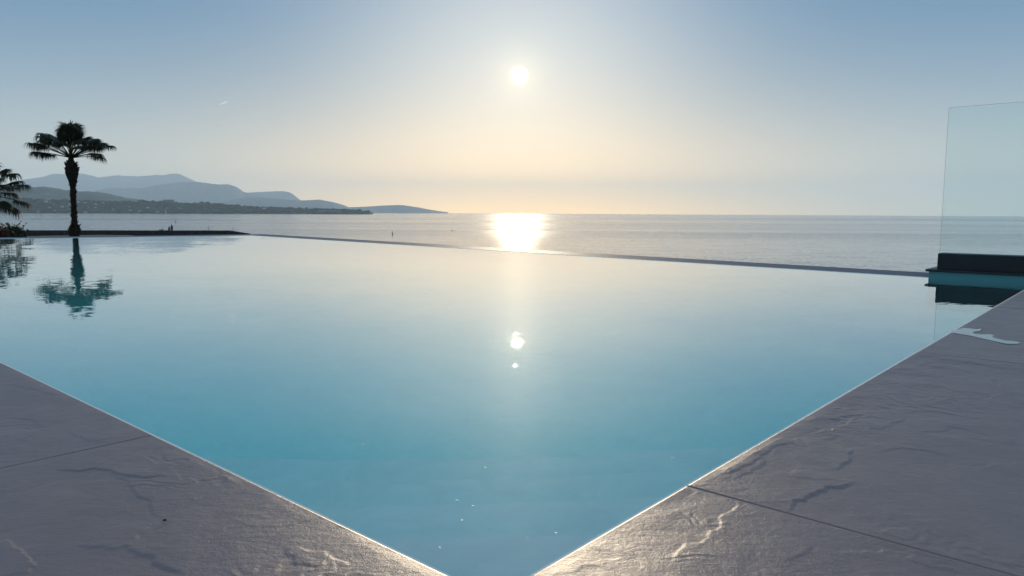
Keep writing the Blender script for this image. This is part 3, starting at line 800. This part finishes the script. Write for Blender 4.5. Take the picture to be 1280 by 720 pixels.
def trunk_mesh(prof, seed, lean=(0, 0)):
    """lathe of (z, r) with leaf-base stubs"""
    rd = random.Random(seed); V, F_ = [], []; ns = 18; zs = [p[0] for p in prof]; rs = [p[1] for p in prof]
    nz = 90; H = zs[-1]
    for i in range(nz + 1):
        z = H * i / nz; r = float(np.interp(z, zs, rs))
        cx, cy_ = lean[0] * math.sin(z / H * 2.6) , lean[1] * z / H
        for k in range(ns):
            a = 2 * math.pi * k / ns; rr = r * (1 + .16 * (float(fbm(np.array(k * .9 + seed), np.array(z * 5.0), 3)) - .5) + .05 * ((i % 5) / 4 - .5))
            V.append((cx + rr * math.cos(a), cy_ + rr * math.sin(a), z))
    for i in range(nz):
        for k in range(ns):
            j = (k + 1) % ns; F_.append((i * ns + k, i * ns + j, (i + 1) * ns + j, (i + 1) * ns + k))
    F_.append(tuple(nz * ns + k for k in range(ns)))
    BV, BF = [], []
    for k in range(int(H * 95)):                              # cut leaf bases
        z = rd.uniform(.02, .985) * H; r = float(np.interp(z, zs, rs)); a = rd.uniform(0, 6.283)
        big = np.interp(r, [min(rs), max(rs)], [.7, 1.25]) * rd.choice([.6, .8, 1, 1, 1.3])
        o = Vector((math.cos(a), math.sin(a), 0)); t = Vector((-o.y, o.x, 0))
        cx, cy_ = lean[0] * math.sin(z / H * 2.6), lean[1] * z / H
        p = Vector((cx, cy_, z)) + o * r * .86; w_ = .028 * big; L = .075 * big
        q = p + o * L * .75 + Vector((0, 0, L * 1.0))
        n = len(BV); BV += [p - t * w_, p + t * w_, q + t * w_ * .5, q - t * w_ * .5,
                            p - t * w_ + Vector((0, 0, .05)) , p + t * w_ + Vector((0, 0, .05)), q + t * w_ * .4 + Vector((0, 0, .02)), q - t * w_ * .4 + Vector((0, 0, .02))]
        for f in ((0, 1, 2, 3), (7, 6, 5, 4), (0, 3, 7, 4), (1, 5, 6, 2), (3, 2, 6, 7)): BF.append(tuple(n + i for i in f))
    return V, F_, BV, BF
def palm(base, height, prof, fronds, label, seed, lean=(0, 0), top=(0, 0, 0)):
    e = empty('palm_tree', base, label, 'palm tree', 'palms at the pool end')
    V, F_, BV, BF = trunk_mesh(prof, seed, lean)
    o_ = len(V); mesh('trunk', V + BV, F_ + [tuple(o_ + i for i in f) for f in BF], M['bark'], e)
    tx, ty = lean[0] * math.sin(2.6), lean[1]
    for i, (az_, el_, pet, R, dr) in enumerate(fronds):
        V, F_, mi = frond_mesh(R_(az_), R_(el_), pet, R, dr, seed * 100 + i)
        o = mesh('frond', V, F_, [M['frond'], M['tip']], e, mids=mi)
        o.location = (tx, ty, height)
    return e
PD = 32.0
pm = PD * math.cos(R_(30.7)) / F_PX
b0 = at_dist(93, 292.5, PD); b0.z -= 0.12
Ht = (292.5 - 199) * pm + .12
k = Ht / 3.45; prof = [(0, 5.4 * pm), (.25 * k, 6.3 * pm), (.46 * k, 5.8 * pm), (.62 * k, 3.3 * pm), (1.1 * k, 3.0 * pm), (1.7 * k, 3.0 * pm), (2.2 * k, 3.2 * pm), (2.5 * k, 4.8 * pm), (2.75 * k, 7.1 * pm), (3.05 * k, 7.0 * pm), (3.25 * k, 4.6 * pm), (Ht, 2.4 * pm)]
# (azimuth deg: 180 = image left, 0 = image right; elevation; petiole; blade; droop)
fr = [(178, 47, 1.18, 0.70, 2.27), (165, 43, 1.10, 0.70, 2.38), (194, 44, 1.05, 0.68, 2.38), (180, 55, .95, 0.63, 2.05), (176, 37, 1.05, 0.68, 2.59),
      (181, 27, 1.42, 0.59, 3.02), (171, 24, 1.30, 0.59, 3.13), (188, 31, 1.15, 0.56, 2.92),
      (100, 83, .98, 0.72, 1.30), (80, 78, 1.0, 0.72, 1.30), (270, 82, .94, 0.72, 1.30), (300, 75, .86, 0.70, 1.51), (200, 86, .7, 0.70, 1.19), (60, 73, .78, 0.68, 1.51), (240, 76, .74, 0.66, 1.51), (20, 79, .74, 0.68, 1.40), (150, 80, .74, 0.66, 1.40),
      (5, 43, .98, 0.70, 2.27), (-10, 38, 1.02, 0.70, 2.38), (12, 34, 1.08, 0.68, 2.59), (-4, 33, .9, 0.70, 2.59), (30, 41, .92, 0.61, 2.38), (-30, 42, .9, 0.61, 2.38), (0, 28, 1.02, 0.59, 2.70), (3, 54, .85, 0.59, 2.05),
      (2, 23, 1.50, 0.47, 3.02), (-6, 27, 1.34, 0.52, 2.81),
      (180, 16, 1.0, .58, 2.8), (2, 15, .9, .60, 2.8), (14, 10, .9, .56, 2.7), (168, 14, .95, .54, 2.7), (-12, 14, 1.05, .58, 2.8), (190, 16, 1.1, .58, 2.8),
      (90, 42, .7, 0.59, 2.16), (270, 45, .7, 0.59, 2.16)]
palm(b0, Ht, prof, fr, 'tall slim fan palm with a bulging upper trunk standing alone beyond the pool', 3, (0.04, 0))
P2 = 24.0; pm2 = P2 * math.cos(R_(36)) / F_PX
b1 = at_dist(-18, 294, P2); b1.z -= .15
H2 = (294 - 243) * pm2 + .15
prof2 = [(0, .22), (.2, .2), (H2 * .5, .17), (H2 * .8, .21), (H2, .13)]
rd2 = random.Random(5); fr2 = []
for k in range(15):
    fr2.append((70 + k * 137.5 % 220, 70 - 86 * (k / 14), rd2.uniform(.6, .8), rd2.uniform(.46, .56), rd2.uniform(2.0, 2.6)))
for az_, el_, pt in ((8, 52, .80), (-6, 36, .98), (4, 20, 1.0), (-14, 8, .82), (10, -6, .9), (-4, -20, .80), (24, 30, .8), (-28, 22, .8), (-24, -10, .75)):
    fr2.append((az_, el_, pt, .46, 2.5))
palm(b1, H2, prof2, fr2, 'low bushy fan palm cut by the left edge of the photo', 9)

# garden shrubs at the pool end, left
for name, x, y0, D, wpx, hpx, m, lab, n, sp, ls in (
    ('shrub', 20.5, 295.5, 17.0, 16, 19, 'shrub', 'spiky dark shrub under the bushy palm at the pool end', 1500, 90, .055),
    ('shrub', 8.5, 295.5, 16.5, 15, 14, 'shrub', 'low rounded dark shrub left of the spiky one', 1200, 0, .05),
    ('shrub', 0.0, 295.5, 16.0, 12, 18, 'dryshrub', 'brownish dry shrub at the left edge below the bushy palm', 1000, 30, .055),
    ('shrub', 29.5, 295.0, 17.5, 8, 10, 'shrub', 'tiny dark shrub at the right of the garden bed', 350, 10, .035)):
    p = at_dist(x, y0, D); w_ = wpx / F_PX * D * .82; h = hpx / F_PX * D * .82 + .25; p.z -= .25
    bush(name, p, w_, h, M[m], lab, 'shrubs at the pool end', n, sp, ls)

# ------------------------------------------------------------------ small things
def puddle():
    out = [(1189, 413.5), (1198, 411), (1205, 409.2), (1212, 410), (1220, 411), (1227, 410.5), (1225, 413), (1216, 414.5), (1218, 416.5), (1228, 417.5), (1238, 417.2), (1243, 419),
           (1240, 420.5), (1246, 422.5), (1256, 425), (1268, 426), (1276, 427.2), (1272, 429.3), (1258, 429.2), (1246, 426.5), (1232, 423.5), (1220, 420.5), (1210, 418.5), (1200, 417), (1192, 415.5)]
    pts = [on_plane(x, y, 0.0) for x, y in out]
    c = sum(pts, Vector()) / len(pts)
    bm = bmesh.new(); lo = [bm.verts.new((p.x - c.x, p.y - c.y, -.006)) for p in pts]
    hi = [bm.verts.new(((p.x - c.x), (p.y - c.y), -.0012)) for p in pts]
    bm.faces.new(hi)
    for i in range(len(pts)):
        j = (i + 1) % len(pts); bm.faces.new([lo[i], lo[j], hi[j], hi[i]])
    bmesh.ops.recalc_face_normals(bm, faces=bm.faces)
    m, n, o = mat('puddle_water')
    b = n.node('ShaderNodeBsdfPrincipled', {'Base Color': (0.10, 0.11, 0.12, 1), 'Roughness': 0.03, 'IOR': 1.333, 'Specular IOR Level': 0.5, 'Coat Weight': 0.6})
    n.l.new(b.outputs[0], o.inputs['Surface'])
    ob = from_bm('puddle', bm, m); ob.location = (c.x, c.y, 0)
    tag(ob, 'pale splash of water shining on the slate deck at the right', 'puddle')
puddle()
p = on_plane(206, 650, 0.002); bm = bmesh.new(); bmesh.ops.create_icosphere(bm, subdivisions=2, radius=.0019)
for v in bm.verts: v.co = Vector((v.co.x * 1.2, v.co.y * .9, v.co.z * .7)) * random.uniform(.85, 1.1)
o = from_bm('pebble', bm, M['pebble'], smooth=True); o.location = p
tag(o, 'tiny black pebble lying on the left slate slab', 'pebble')

for x, y in ((454, 556), (621, 531), (841, 573), (591, 633), (577, 651), (571, 626), (695, 667), (659, 673), (549.5, 685), (606, 585), (672, 470)):
    p = on_plane(x, y, ZW); bm = bmesh.new()
    bmesh.ops.create_icosphere(bm, subdivisions=2, radius=random.uniform(.0011, .0018))
    for v in bm.verts: v.co = Vector((v.co.x * 1.6, v.co.y * .9, v.co.z * .45)) * random.uniform(.85, 1.15)
    o = from_bm('floating_speck', bm, M['pale_edge'], smooth=True); o.location = (p.x, p.y, ZW + .0004); o.rotation_euler.z = random.uniform(0, 3)
    tag(o, 'tiny pale speck of debris floating on the near pool water', 'speck', 'specks floating on the pool')
# short contrail far off in the upper left sky, above the haze
a, b_ = at_dist(274.5, 131.0, 26000), at_dist(284.5, 126.5, 26000)
bm = bmesh.new(); bmesh.ops.create_uvsphere(bm, u_segments=16, v_segments=10, radius=1.0)
L = (b_ - a).length
bmesh.ops.transform(bm, matrix=Matrix.Diagonal((24, 24, L / 2, 1)), verts=bm.verts)
for v in bm.verts: v.co.x *= 1 + v.co.z / L; v.co.y *= 1 + v.co.z / L
o = from_bm('contrail', bm, M['cloud'], smooth=True); o.location = (a + b_) / 2; o.rotation_euler = (b_ - a).to_track_quat('Z', 'Y').to_euler()
tag(o, 'short white contrail high in the sky above the tall palm', 'contrail')
